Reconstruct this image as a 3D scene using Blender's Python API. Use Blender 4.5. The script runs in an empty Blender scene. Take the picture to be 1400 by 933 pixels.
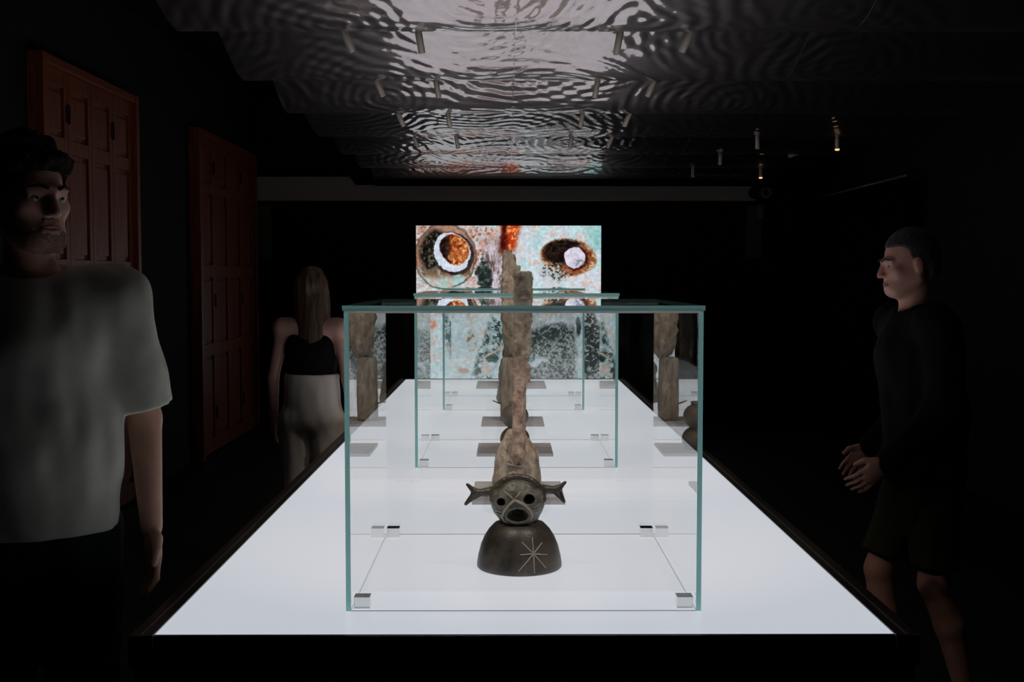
import bpy, bmesh, math, random
import numpy as np
from mathutils import Vector, Matrix

random.seed(7)
S = bpy.context.scene
COL = S.collection

# ------------------------------------------------------------------ camera
cam = bpy.data.objects.new('camera', bpy.data.cameras.new('camera'))
COL.objects.link(cam)
FPX = 1600.0
cam.data.sensor_width = 36.0
cam.data.lens = 36.0 * FPX / 1400.0
cam.data.clip_start = 0.05
cam.location = (-0.035, 0.0, 1.5)
cam.rotation_euler = (math.pi / 2 - math.atan((466.5 - 379) / FPX), 0, -math.atan(7 / FPX))
S.camera = cam

# ------------------------------------------------------------------ world, exposure
w = bpy.data.worlds.new('world')
S.world = w
w.use_nodes = True
w.node_tree.nodes['Background'].inputs[0].default_value = (0.9, 1.0, 0.85, 1)
w.node_tree.nodes['Background'].inputs[1].default_value = 0.0006
S.view_settings.view_transform = 'Standard'
S.view_settings.look = 'None'
S.view_settings.exposure = 0.0
S.view_settings.gamma = 1.0
S.view_settings.use_curve_mapping = False
S.cycles.max_bounces = 12
S.cycles.transparent_max_bounces = 64
S.cycles.sample_clamp_indirect = 1.5
S.cycles.use_denoising = True

TABLE_GLOW = 0.60          # radiance of the lightbox top
SPOT_WATTS = 15.0           # each ceiling spot over the table


# ------------------------------------------------------------------ helpers
def lin(r, g, b):
    def f(c):
        c /= 255.0
        return c / 12.92 if c <= 0.04045 else ((c + 0.055) / 1.055) ** 2.4
    return (f(r), f(g), f(b), 1.0)


def nodes(name):
    m = bpy.data.materials.new(name)
    m.use_nodes = True
    nt = m.node_tree
    return m, nt, nt.nodes, nt.links


def principled(name, col, rough=0.6, metal=0.0, col2=None, scale=20.0, bump=0.0, bscale=None, stretch=(1, 1, 1),
               spec=0.5, detail=6.0):
    m, nt, N, L = nodes(name)
    b = N['Principled BSDF']
    b.inputs['Base Color'].default_value = col
    b.inputs['Roughness'].default_value = rough
    b.inputs['Metallic'].default_value = metal
    b.inputs['Specular IOR Level'].default_value = spec
    if col2 is not None or bump:
        tc = N.new('ShaderNodeTexCoord')
        mp = N.new('ShaderNodeMapping')
        mp.inputs['Scale'].default_value = stretch
        L.new(tc.outputs['Object'], mp.inputs['Vector'])
    if col2 is not None:
        n = N.new('ShaderNodeTexNoise')
        n.inputs['Scale'].default_value = scale
        n.inputs['Detail'].default_value = detail
        n.inputs['Roughness'].default_value = 0.65
        L.new(mp.outputs[0], n.inputs['Vector'])
        r = N.new('ShaderNodeValToRGB')
        r.color_ramp.elements[0].position = 0.35
        r.color_ramp.elements[1].position = 0.65
        r.color_ramp.elements[0].color = col
        r.color_ramp.elements[1].color = col2
        L.new(n.outputs['Fac'], r.inputs[0])
        L.new(r.outputs[0], b.inputs['Base Color'])
    if bump:
        n2 = N.new('ShaderNodeTexNoise')
        n2.inputs['Scale'].default_value = bscale or scale * 3
        n2.inputs['Detail'].default_value = 5
        L.new(mp.outputs[0], n2.inputs['Vector'])
        bp = N.new('ShaderNodeBump')
        bp.inputs['Strength'].default_value = 1.0
        bp.inputs['Distance'].default_value = bump
        L.new(n2.outputs['Fac'], bp.inputs['Height'])
        L.new(bp.outputs[0], b.inputs['Normal'])
    return m


def emission(name, col, strength):
    m, nt, N, L = nodes(name)
    b = N['Principled BSDF']
    b.inputs['Base Color'].default_value = (0.02, 0.02, 0.02, 1)
    b.inputs['Emission Color'].default_value = col
    b.inputs['Emission Strength'].default_value = strength
    return m


def mesh_np(name, verts, faces, mat, parent=None, smooth=True):
    """verts (n,3) array, faces (m,4) int array -> linked mesh object"""
    me = bpy.data.meshes.new(name)
    n, m = len(verts), len(faces)
    k = faces.shape[1]
    me.vertices.add(n)
    me.vertices.foreach_set('co', np.asarray(verts, np.float32).ravel())
    me.loops.add(m * k)
    me.loops.foreach_set('vertex_index', np.asarray(faces, np.int32).ravel())
    me.polygons.add(m)
    me.polygons.foreach_set('loop_start', np.arange(0, m * k, k, dtype=np.int32))
    me.polygons.foreach_set('loop_total', np.full(m, k, np.int32))
    if smooth:
        me.polygons.foreach_set('use_smooth', np.ones(m, bool))
    me.update(calc_edges=True)
    me.validate()
    if mat:
        me.materials.append(mat)
    o = bpy.data.objects.new(name, me)
    COL.objects.link(o)
    if parent is not None:
        o.parent = parent
    return o


def obj(name, bm, mat, parent=None, smooth=False):
    me = bpy.data.meshes.new(name)
    bmesh.ops.recalc_face_normals(bm, faces=bm.faces[:])
    bm.to_mesh(me)
    bm.free()
    if smooth:
        for p in me.polygons:
            p.use_smooth = True
    for mm in (mat if isinstance(mat, (list, tuple)) else [mat]):
        me.materials.append(mm)
    o = bpy.data.objects.new(name, me)
    COL.objects.link(o)
    if parent is not None:
        o.parent = parent
    return o


def thing(name, label, cat, loc=(0, 0, 0), rz=0.0, group=None):
    o = bpy.data.objects.new(name, None)
    COL.objects.link(o)
    o.empty_display_size = 0.1
    o.location = loc
    o.rotation_euler = (0, 0, rz)
    o['label'] = label
    o['category'] = cat
    if group:
        o['group'] = group
    return o


def box(bm, x0, x1, y0, y1, z0, z1, bevel=0.0):
    r = bmesh.ops.create_cube(bm, size=1.0)
    vs = r['verts']
    for v in vs:
        v.co = Vector(((x0 + x1) / 2 + v.co.x * (x1 - x0), (y0 + y1) / 2 + v.co.y * (y1 - y0),
                       (z0 + z1) / 2 + v.co.z * (z1 - z0)))
    if bevel:
        es = list({e for v in vs for e in v.link_edges})
        bmesh.ops.bevel(bm, geom=es, offset=bevel, segments=2, affect='EDGES', profile=0.7)
    return vs


def bx(name, b, mat, parent=None, bevel=0.0):
    bm = bmesh.new()
    box(bm, *b, bevel=bevel)
    return obj(name, bm, mat, parent)


def lathe(bm, prof, seg=32, axis_pt=(0, 0, 0), mat=None, close=True):
    """prof: list of (r,z). revolve about z."""
    rings = []
    M = mat or Matrix.Identity(4)
    for r, z in prof:
        ring = []
        for i in range(seg):
            a = 2 * math.pi * i / seg
            ring.append(bm.verts.new(M @ (Vector((r * math.cos(a), r * math.sin(a), z)) + Vector(axis_pt))))
        rings.append(ring)
    for a, b in zip(rings[:-1], rings[1:]):
        for i in range(seg):
            bm.faces.new((a[i], a[(i + 1) % seg], b[(i + 1) % seg], b[i]))
    if close:
        bm.faces.new(rings[0][::-1])
        bm.faces.new(rings[-1])


def tube(bm, pts, r, seg=8, r_end=None):
    pts = [Vector(p) for p in pts]
    rings = []
    n = len(pts)
    for i, p in enumerate(pts):
        d = (pts[min(i + 1, n - 1)] - pts[max(i - 1, 0)]).normalized()
        up = Vector((0, 0, 1)) if abs(d.z) < 0.9 else Vector((1, 0, 0))
        u = d.cross(up).normalized()
        v = d.cross(u)
        rr = r if r_end is None else r + (r_end - r) * i / max(n - 1, 1)
        rings.append([bm.verts.new(p + (u * math.cos(2 * math.pi * k / seg) + v * math.sin(2 * math.pi * k / seg)) * rr)
                      for k in range(seg)])
    for a, b in zip(rings[:-1], rings[1:]):
        for k in range(seg):
            bm.faces.new((a[k], a[(k + 1) % seg], b[(k + 1) % seg], b[k]))
    bm.faces.new(rings[0][::-1])
    bm.faces.new(rings[-1])


# ------------------------------------------------------------------ signed distance modelling
def vnoise(x, y, z, seed=0):
    """value noise in [-1,1] with broadcasting arrays"""
    x, y, z = np.broadcast_arrays(x, y, z)
    xi, yi, zi = np.floor(x), np.floor(y), np.floor(z)
    fx, fy, fz = x - xi, y - yi, z - zi
    fx, fy, fz = (f * f * (3 - 2 * f) for f in (fx, fy, fz))
    xi, yi, zi = (a.astype(np.int64) for a in (xi, yi, zi))

    def h(a, b, c):
        n = (a * 374761393 + b * 668265263 + c * 2147483647 + seed * 1274126177) & 0xffffffff
        n = ((n ^ (n >> 13)) * 1274126177) & 0xffffffff
        n = (n ^ (n >> 16)) & 0xffff
        return n.astype(np.float32) / 32767.5 - 1.0
    out = 0
    for dx in (0, 1):
        wx = fx if dx else 1 - fx
        for dy in (0, 1):
            wy = fy if dy else 1 - fy
            for dz in (0, 1):
                wz = fz if dz else 1 - fz
                out = out + h(xi + dx, yi + dy, zi + dz) * wx * wy * wz
    return out


class Field:
    FAR = 0.12

    def __init__(self, lo, hi, res):
        self.lo = np.array(lo, np.float32)
        self.res = res
        self.n = [int(math.ceil((hi[i] - lo[i]) / res)) + 2 for i in range(3)]
        self.ax = [(self.lo[i] + res * np.arange(self.n[i])).astype(np.float32) for i in range(3)]
        self.V = np.full(self.n, self.FAR, np.float32)

    def grid(self, lo=None, hi=None, pad=0.0):
        sl = []
        for i in range(3):
            a = 0 if lo is None else max(0, int((lo[i] - pad - self.lo[i]) / self.res))
            b = self.n[i] if hi is None else min(self.n[i], int((hi[i] + pad - self.lo[i]) / self.res) + 2)
            sl.append(slice(a, max(a, b)))
        X = self.ax[0][sl[0]][:, None, None]
        Y = self.ax[1][sl[1]][None, :, None]
        Z = self.ax[2][sl[2]][None, None, :]
        return tuple(sl), X, Y, Z

    def _merge(self, sl, d, k, cut):
        a = self.V[sl]
        if a.size == 0:
            return
        if cut:
            a, d = -a, d
        kk = max(k, 1e-5)
        h = np.clip(0.5 + 0.5 * (d - a) / kk, 0, 1)
        r = d * (1 - h) + a * h - kk * h * (1 - h)
        self.V[sl] = -r if cut else r

    def cone(self, a, b, ra, rb, k=0.02, sx=1.0, sy=1.0, cut=False):
        """tapered capsule from a to b; sx, sy stretch its section along x / y"""
        a, b = np.array(a, float), np.array(b, float)
        R = max(ra, rb) * max(sx, sy)
        sl, X, Y, Z = self.grid(np.minimum(a, b) - R, np.maximum(a, b) + R, k + 4 * self.res)
        X, Y = (X - a[0]) / sx, (Y - a[1]) / sy
        Z = Z - a[2]
        ba = (b - a) / np.array([sx, sy, 1.0])
        t = np.clip((X * ba[0] + Y * ba[1] + Z * ba[2]) / max(ba @ ba, 1e-9), 0, 1)
        d = np.sqrt((X - t * ba[0]) ** 2 + (Y - t * ba[1]) ** 2 + (Z - t * ba[2]) ** 2) - (ra + (rb - ra) * t)
        self._merge(sl, d * min(sx, sy, 1.0), k, cut)

    def ell(self, c, r, k=0.02, rot=None, cut=False):
        c, r = np.array(c, float), np.array(r, float)
        R = r.max()
        sl, X, Y, Z = self.grid(c - R, c + R, k + 4 * self.res)
        X, Y, Z = X - c[0], Y - c[1], Z - c[2]
        if rot is not None:
            M = np.array(rot).T
            X, Y, Z = (M[i][0] * X + M[i][1] * Y + M[i][2] * Z for i in range(3))
        k0 = np.sqrt((X / r[0]) ** 2 + (Y / r[1]) ** 2 + (Z / r[2]) ** 2)
        k1 = np.sqrt((X / r[0] ** 2) ** 2 + (Y / r[1] ** 2) ** 2 + (Z / r[2] ** 2) ** 2) + 1e-9
        self._merge(sl, k0 * (k0 - 1) / k1, k, cut)

    def rbox(self, c, h, rad=0.01, k=0.01, rot=None, cut=False):
        c, h = np.array(c, float), np.array(h, float)
        R = np.linalg.norm(h)
        sl, X, Y, Z = self.grid(c - R, c + R, k + 4 * self.res)
        X, Y, Z = X - c[0], Y - c[1], Z - c[2]
        if rot is not None:
            M = np.array(rot).T
            X, Y, Z = (M[i][0] * X + M[i][1] * Y + M[i][2] * Z for i in range(3))
        q = [abs(X) - h[0] + rad, abs(Y) - h[1] + rad, abs(Z) - h[2] + rad]
        d = np.sqrt(sum(np.maximum(a, 0) ** 2 for a in q)) + np.minimum(np.maximum(q[0], np.maximum(q[1], q[2])), 0) - rad
        self._merge(sl, d, k, cut)

    def half(self, p, n, lo=None, hi=None, k=0.002):
        """remove the side of the plane that n points to"""
        sl, X, Y, Z = self.grid(lo, hi)
        n = np.array(n, float)
        n /= np.linalg.norm(n)
        d = n[0] * (X - p[0]) + n[1] * (Y - p[1]) + n[2] * (Z - p[2])
        self._merge(sl, -d, k, True)

    def noise(self, amp, freq, seed=0, stretch=(1, 1, 1), octaves=2):
        m = np.abs(self.V) < amp * 2.5 + 2 * self.res
        i, j, l = np.nonzero(m)
        x, y, z = self.ax[0][i], self.ax[1][j], self.ax[2][l]
        t = 0
        f, a = freq, 1.0
        for o in range(octaves):
            t = t + a * vnoise(x * f * stretch[0], y * f * stretch[1], z * f * stretch[2], seed + o)
            f *= 2.1
            a *= 0.5
        self.V[m] += (amp * t).astype(np.float32)

    def mesh(self, name, mat, parent=None, relax=1):
        V = self.V
        V[0], V[-1] = self.FAR, self.FAR
        V[:, 0], V[:, -1] = self.FAR, self.FAR
        V[:, :, 0], V[:, :, -1] = self.FAR, self.FAR
        ins = V < 0
        n = self.n
        cnt = np.zeros([d - 1 for d in n], np.uint8)
        for dx in (0, 1):
            for dy in (0, 1):
                for dz in (0, 1):
                    cnt += ins[dx:n[0] - 1 + dx, dy:n[1] - 1 + dy, dz:n[2] - 1 + dz]
        act = (cnt > 0) & (cnt < 8)
        ci = np.argwhere(act)
        idx = np.full(cnt.shape, -1, np.int32)
        idx[act] = np.arange(len(ci))
        acc = np.zeros((len(ci), 3), np.float32)
        num = np.zeros(len(ci), np.float32)
        cor = [(a, b, c) for a in (0, 1) for b in (0, 1) for c in (0, 1)]
        vals = {c: V[ci[:, 0] + c[0], ci[:, 1] + c[1], ci[:, 2] + c[2]] for c in cor}
        for c in cor:
            for ax in range(3):
                if c[ax] == 0:
                    e = list(c)
                    e[ax] = 1
                    e = tuple(e)
                    va, vb = vals[c], vals[e]
                    x = (va < 0) != (vb < 0)
                    t = np.where(x, va / np.where(x, va - vb, 1), 0)
                    p = np.tile(np.array(c, np.float32), (len(ci), 1))
                    p[:, ax] += t
                    acc[x] += p[x]
                    num[x] += 1
        verts = self.lo + self.res * (ci + acc / np.maximum(num, 1)[:, None])
        quads = []
        for ax in range(3):
            o1, o2 = [(1, 2), (2, 0), (0, 1)][ax]
            s0 = [slice(1, n[i] - 1) for i in range(3)]
            s1 = list(s0)
            s0[ax] = slice(0, n[ax] - 1)
            s1[ax] = slice(1, n[ax])
            a, b = ins[tuple(s0)], ins[tuple(s1)]
            for flip, msk in ((False, a & ~b), (True, ~a & b)):
                p = np.argwhere(msk)
                if len(p) == 0:
                    continue
                p = p + 1
                p[:, ax] -= 1
                q = []
                for d1, d2 in ((0, 0), (1, 0), (1, 1), (0, 1)):
                    c = p.copy()
                    c[:, o1] -= 1 - d1
                    c[:, o2] -= 1 - d2
                    q.append(idx[c[:, 0], c[:, 1], c[:, 2]])
                q = np.stack(q, 1)
                quads.append(q[:, ::-1] if flip else q)
        faces = np.concatenate(quads)
        faces = faces[(faces >= 0).all(1)]
        for _ in range(relax):
            s = np.zeros_like(verts)
            c = np.zeros(len(verts), np.float32)
            for k in range(4):
                i, j = faces[:, k], faces[:, (k + 1) % 4]
                for d in range(3):
                    s[:, d] += np.bincount(i, verts[j, d], len(verts)) + np.bincount(j, verts[i, d], len(verts))
                c += np.bincount(i, minlength=len(verts)) + np.bincount(j, minlength=len(verts))
            verts = 0.5 * verts + 0.5 * s / np.maximum(c, 1)[:, None]
        return mesh_np(name, verts, faces, mat, parent)


# ------------------------------------------------------------------ materials
M_black_wall = principled('matte_black_paint', (0.012, 0.013, 0.011, 1), 0.85, col2=(0.016, 0.017, 0.014, 1), scale=3, spec=0.2)
M_floor = principled('dark_floor', (0.010, 0.010, 0.009, 1), 0.55, col2=(0.015, 0.014, 0.012, 1), scale=4, spec=0.3)
M_void = principled('black_ceiling_void', (0.008, 0.008, 0.008, 1), 0.9, spec=0.1)
M_beam = principled('greige_beam', (0.66, 0.60, 0.52, 1), 0.7, col2=(0.72, 0.66, 0.58, 1), scale=2)
M_pilaster = principled('grey_pilaster', (0.14, 0.14, 0.11, 1), 0.8)
M_curtain = principled('black_curtain_cloth', (0.006, 0.006, 0.006, 1), 0.9, spec=0.1)
M_table_black = principled('black_lacquer', (0.004, 0.004, 0.004, 1), 0.6, spec=0.2)
M_rim = principled('black_metal_rim', (0.02, 0.018, 0.014, 1), 0.35, spec=0.5)
M_alu = principled('thin_aluminium_bead', (0.45, 0.43, 0.38, 1), 0.35, metal=1.0)
M_block = principled('brushed_steel_block', (0.85, 0.83, 0.82, 1), 0.14, metal=1.0)
M_pad = principled('grey_acrylic_plate', (0.42, 0.40, 0.40, 1), 0.45, spec=0.3)
M_bronze = principled('satin_bronze', (0.78, 0.69, 0.57, 1), 0.42, metal=0.1)
M_darkmetal = principled('dark_metal', (0.05, 0.05, 0.045, 1), 0.5, metal=0.6)
M_greymetal = principled('grey_metal', (0.25, 0.25, 0.22, 1), 0.5, metal=0.3)
M_lens_off = principled('dark_lens', (0.01, 0.01, 0.012, 1), 0.1)
M_lens_warm = emission('warm_lamp_lens', (1.0, 0.60, 0.25, 1), 1.3)
M_wood = principled('red_brown_wood', (0.15, 0.034, 0.014, 1), 0.40, col2=(0.38, 0.095, 0.036, 1), scale=9,
                    bump=0.001, bscale=30, stretch=(8, 8, 0.5))
M_iron = principled('dark_iron_hinge', (0.015, 0.015, 0.016, 1), 0.5, metal=0.5)


def lightbox_material():
    m, nt, N, L = nodes('lit_white_diffuser')
    b = N['Principled BSDF']
    b.inputs['Base Color'].default_value = (0.30, 0.235, 0.24, 1)
    b.inputs['Roughness'].default_value = 0.28
    b.inputs['Specular IOR Level'].default_value = 0.35
    b.inputs['Emission Color'].default_value = (0.86, 0.915, 1.0, 1)
    b.inputs['Emission Strength'].default_value = TABLE_GLOW
    return m


M_glow = lightbox_material()


def mirror_material():
    """polished steel with rings of ripples beaten into it"""
    m, nt, N, L = nodes('rippled_mirror_steel')
    b = N['Principled BSDF']
    b.inputs['Base Color'].default_value = (0.62, 0.56, 0.555, 1)
    b.inputs['Metallic'].default_value = 1.0
    b.inputs['Roughness'].default_value = 0.07
    tc = N.new('ShaderNodeTexCoord')
    hs = []
    for (sc, lam, off, amp) in ((0.85, 0.085, 0.0, 1.0), (1.15, 0.062, 7.3, 0.6)):
        mp = N.new('ShaderNodeMapping')
        mp.inputs['Location'].default_value = (off, off * 0.7, 0)
        mp.inputs['Scale'].default_value = (1, 1, 0)
        L.new(tc.outputs['Object'], mp.inputs[0])
        v = N.new('ShaderNodeTexVoronoi')
        v.voronoi_dimensions = '2D'
        v.feature = 'SMOOTH_F1'
        v.inputs['Scale'].default_value = sc
        v.inputs['Smoothness'].default_value = 0.25
        L.new(mp.outputs[0], v.inputs['Vector'])
        n = N.new('ShaderNodeTexNoise')
        n.inputs['Scale'].default_value = 5.0
        L.new(mp.outputs[0], n.inputs['Vector'])
        ad = N.new('ShaderNodeMath')
        ad.operation = 'MULTIPLY_ADD'
        ad.inputs[1].default_value = 0.05
        L.new(n.outputs['Fac'], ad.inputs[0])
        L.new(v.outputs['Distance'], ad.inputs[2])
        mu = N.new('ShaderNodeMath')
        mu.operation = 'MULTIPLY'
        mu.inputs[1].default_value = 2 * math.pi / (lam * sc)
        L.new(ad.outputs[0], mu.inputs[0])
        si = N.new('ShaderNodeMath')
        si.operation = 'SINE'
        L.new(mu.outputs[0], si.inputs[0])
        am = N.new('ShaderNodeMath')
        am.operation = 'MULTIPLY'
        am.inputs[1].default_value = amp
        L.new(si.outputs[0], am.inputs[0])
        hs.append(am)
    su = N.new('ShaderNodeMath')
    L.new(hs[0].outputs[0], su.inputs[0])
    L.new(hs[1].outputs[0], su.inputs[1])
    n3 = N.new('ShaderNodeTexNoise')
    n3.inputs['Scale'].default_value = 9.0
    n3.inputs['Detail'].default_value = 2.0
    L.new(tc.outputs['Object'], n3.inputs['Vector'])
    s3 = N.new('ShaderNodeMath')
    s3.operation = 'MULTIPLY_ADD'
    s3.inputs[1].default_value = 3.0
    L.new(n3.outputs['Fac'], s3.inputs[0])
    L.new(su.outputs[0], s3.inputs[2])
    bp = N.new('ShaderNodeBump')
    bp.inputs['Strength'].default_value = 1.0
    bp.inputs['Distance'].default_value = 0.0012
    L.new(s3.outputs[0], bp.inputs['Height'])
    L.new(bp.outputs[0], b.inputs['Normal'])
    g = N.new('ShaderNodeBsdfAnisotropic')
    g.inputs['Color'].default_value = (0.62, 0.56, 0.555, 1)
    g.inputs['Roughness'].default_value = 0.42
    L.new(bp.outputs[0], g.inputs['Normal'])
    mx = N.new('ShaderNodeMixShader')
    mx.inputs[0].default_value = 0.36
    L.new(b.outputs[0], mx.inputs[1])
    L.new(g.outputs[0], mx.inputs[2])
    L.new(mx.outputs[0], N['Material Output'].inputs[0])
    return m


M_mirror = mirror_material()


def glass_materials():
    """clear pane: Fresnel mix of straight transmission and mirror reflection; and its green cut edge"""
    m, nt, N, L = nodes('clear_glass')
    N.remove(N['Principled BSDF'])
    out = N['Material Output']
    geo = N.new('ShaderNodeNewGeometry')
    fr = N.new('ShaderNodeFresnel')
    fr.inputs['IOR'].default_value = 1.5
    # both surfaces of the sheet together: 2R / (1 + R), met where the ray enters it
    one = N.new('ShaderNodeMath')
    one.inputs[1].default_value = 1.0
    L.new(fr.outputs[0], one.inputs[0])
    two = N.new('ShaderNodeMath')
    two.operation = 'MULTIPLY'
    two.inputs[1].default_value = 2.0
    L.new(fr.outputs[0], two.inputs[0])
    div = N.new('ShaderNodeMath')
    div.operation = 'DIVIDE'
    L.new(two.outputs[0], div.inputs[0])
    L.new(one.outputs[0], div.inputs[1])
    ent = N.new('ShaderNodeMath')
    ent.operation = 'SUBTRACT'
    ent.inputs[0].default_value = 1.0
    L.new(geo.outputs['Backfacing'], ent.inputs[1])
    fac = N.new('ShaderNodeMath')
    fac.operation = 'MULTIPLY'
    L.new(div.outputs[0], fac.inputs[0])
    L.new(ent.outputs[0], fac.inputs[1])
    tr = N.new('ShaderNodeBsdfTransparent')
    tr.inputs[0].default_value = (0.990, 0.996, 0.994, 1)
    gl = N.new('ShaderNodeBsdfGlossy')
    gl.inputs['Roughness'].default_value = 0.0
    gl.inputs['Color'].default_value = (1, 1, 1, 1)
    mx = N.new('ShaderNodeMixShader')
    L.new(fac.outputs[0], mx.inputs[0])
    L.new(tr.outputs[0], mx.inputs[1])
    L.new(gl.outputs[0], mx.inputs[2])
    L.new(mx.outputs[0], out.inputs[0])
    e, nt, N, L = nodes('green_glass_edge')
    N.remove(N['Principled BSDF'])
    out = N['Material Output']
    t = N.new('ShaderNodeBsdfTranslucent')
    t.inputs[0].default_value = (0.50, 1.0, 0.96, 1)
    d = N.new('ShaderNodeBsdfDiffuse')
    d.inputs[0].default_value = (0.30, 0.72, 0.68, 1)
    g = N.new('ShaderNodeBsdfGlossy')
    g.inputs['Roughness'].default_value = 0.15
    g.inputs['Color'].default_value = (0.5, 0.8, 0.8, 1)
    m1 = N.new('ShaderNodeMixShader')
    m1.inputs[0].default_value = 0.2
    L.new(t.outputs[0], m1.inputs[1])
    L.new(d.outputs[0], m1.inputs[2])
    m2 = N.new('ShaderNodeMixShader')
    m2.inputs[0].default_value = 0.06
    L.new(m1.outputs[0], m2.inputs[1])
    L.new(g.outputs[0], m2.inputs[2])
    L.new(m2.outputs[0], out.inputs[0])
    return m, e


M_glass, M_gedge = glass_materials()


def seal_material():
    m, nt, N, L = nodes('clear_pale_seal')
    N.remove(N['Principled BSDF'])
    t = N.new('ShaderNodeBsdfTranslucent')
    t.inputs[0].default_value = (0.95, 0.97, 0.97, 1)
    d = N.new('ShaderNodeBsdfDiffuse')
    d.inputs[0].default_value = (0.9, 0.92, 0.92, 1)
    x = N.new('ShaderNodeMixShader')
    x.inputs[0].default_value = 0.35
    L.new(t.outputs[0], x.inputs[1])
    L.new(d.outputs[0], x.inputs[2])
    L.new(x.outputs[0], N['Material Output'].inputs[0])
    return m


M_seal = seal_material()


def struct(o):
    o['kind'] = 'structure'
    return o


# ------------------------------------------------------------------ room shell
XL, XR, YB, YF, ZC = -2.58, 3.2, 11.98, -3.0, 3.3
struct(bx('floor', (XL - .2, XR + .2, YF - .2, YB + .2, -0.1, 0.0), M_floor))
struct(bx('wall_left', (XL - .2, XL, YF, YB, 0, ZC), M_black_wall))
struct(bx('wall_right', (XR, XR + .2, YF, YB, 0, ZC), M_black_wall))
struct(bx('wall_back', (XL - .2, XR + .2, YB, YB + .2, 0, ZC), M_black_wall))
struct(bx('wall_front', (XL - .2, XR + .2, YF - .2, YF, 0, ZC), M_black_wall))
ceil = struct(bx('ceiling', (XL - .2, XR + .2, YF - .2, YB + .2, ZC, ZC + .1), M_void))

# pale beam across the back wall with its thicker end, and two pilasters
bm = bmesh.new()
box(bm, -1.55, 2.47, YB - .14, YB, 2.27, 2.425, 0.004)
struct(obj('trim_1', bm, M_beam))
bm = bmesh.new()
vs = [(-2.58, 2.27), (-1.55, 2.27), (-1.55, 2.425), (-1.62, 2.507), (-2.58, 2.507)]
f = [bm.verts.new((x, YB - .145, z)) for x, z in vs]
g = [bm.verts.new((x, YB, z)) for x, z in vs]
bm.faces.new(f)
bm.faces.new(g[::-1])
for i in range(5):
    bm.faces.new((f[i], f[(i + 1) % 5], g[(i + 1) % 5], g[i]))
struct(obj('trim_2', bm, M_beam))
struct(bx('trim_3', (2.405, 2.56, YB - .06, YB, 1.70, 2.225), M_pilaster, bevel=.004))
struct(bx('trim_4', (-2.58, -2.43, YB - .06, YB, 1.70, 2.225), M_pilaster, bevel=.004))

# ------------------------------------------------------------------ rippled mirror ceiling, row by row
PITCH, Y0, ZLOW = 1.16, 4.69, 2.47
SL1 = 0.03                    # slope of each row at its lip; further up it is steeper, row by row
SL0 = {1: 0.40, 2: 0.17, 3: 0.23, 4: 0.33}


def row_height(s, k, n=60):
    sl0 = SL0.get(k, 0.36)
    t = (np.arange(n) + .5) / n * (1 - s) + s
    a = .76 if k < 2 else .66
    q = np.clip((t - a) / (1 - a), 0, 1)
    q = q * q * (3 - 2 * q)
    return ZLOW + float(np.mean(SL1 + (sl0 - SL1) * (1 - q))) * (1 - s) * PITCH


panel_x = [(-1.335, -0.0015), (0.0015, 1.335), (1.338, 2.67)]
NS, NX = 24, 6
for k in range(-4, 6):
    ya = Y0 + PITCH * k
    for (xa, xb) in panel_x:
        V, F = [], []
        for i in range(NS + 1):
            s = i / NS
            z = row_height(s, k)
            for j in range(NX + 1):
                V.append((xa + (xb - xa) * j / NX, ya + PITCH * s, z))
        nv = len(V)
        V += [(x, y, z + 0.004) for x, y, z in V]
        q = lambda i, j: i * (NX + 1) + j
        for i in range(NS):
            for j in range(NX):
                F.append((q(i, j), q(i + 1, j), q(i + 1, j + 1), q(i, j + 1)))
                F.append((nv + q(i, j), nv + q(i, j + 1), nv + q(i + 1, j + 1), nv + q(i + 1, j)))
        V += V                       # the folded rims get corners of their own, so the sheet keeps its smooth shading
        r0, r1 = 2 * nv, 3 * nv
        for j in range(NX):
            F.append((r0 + q(NS, j), r1 + q(NS, j), r1 + q(NS, j + 1), r0 + q(NS, j + 1)))
            F.append((r0 + q(0, j), r0 + q(0, j + 1), r1 + q(0, j + 1), r1 + q(0, j)))
        for i in range(NS):
            F.append((r0 + q(i, 0), r1 + q(i, 0), r1 + q(i + 1, 0), r0 + q(i + 1, 0)))
            F.append((r0 + q(i, NX), r0 + q(i + 1, NX), r1 + q(i + 1, NX), r1 + q(i, NX)))
        o = mesh_np('mirror_panel', np.array(V), np.array(F), M_mirror, ceil)
        o.data.materials.append(M_darkmetal)
        for p in o.data.polygons:
            if p.vertices[0] >= r0:
                p.material_index = 1
# end board that closes the last row
bx('end_fascia', (-1.34, 2.67, Y0 + PITCH * 6 + .005, Y0 + PITCH * 6 + .02, ZLOW - .07, ZC), M_void, ceil)

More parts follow.
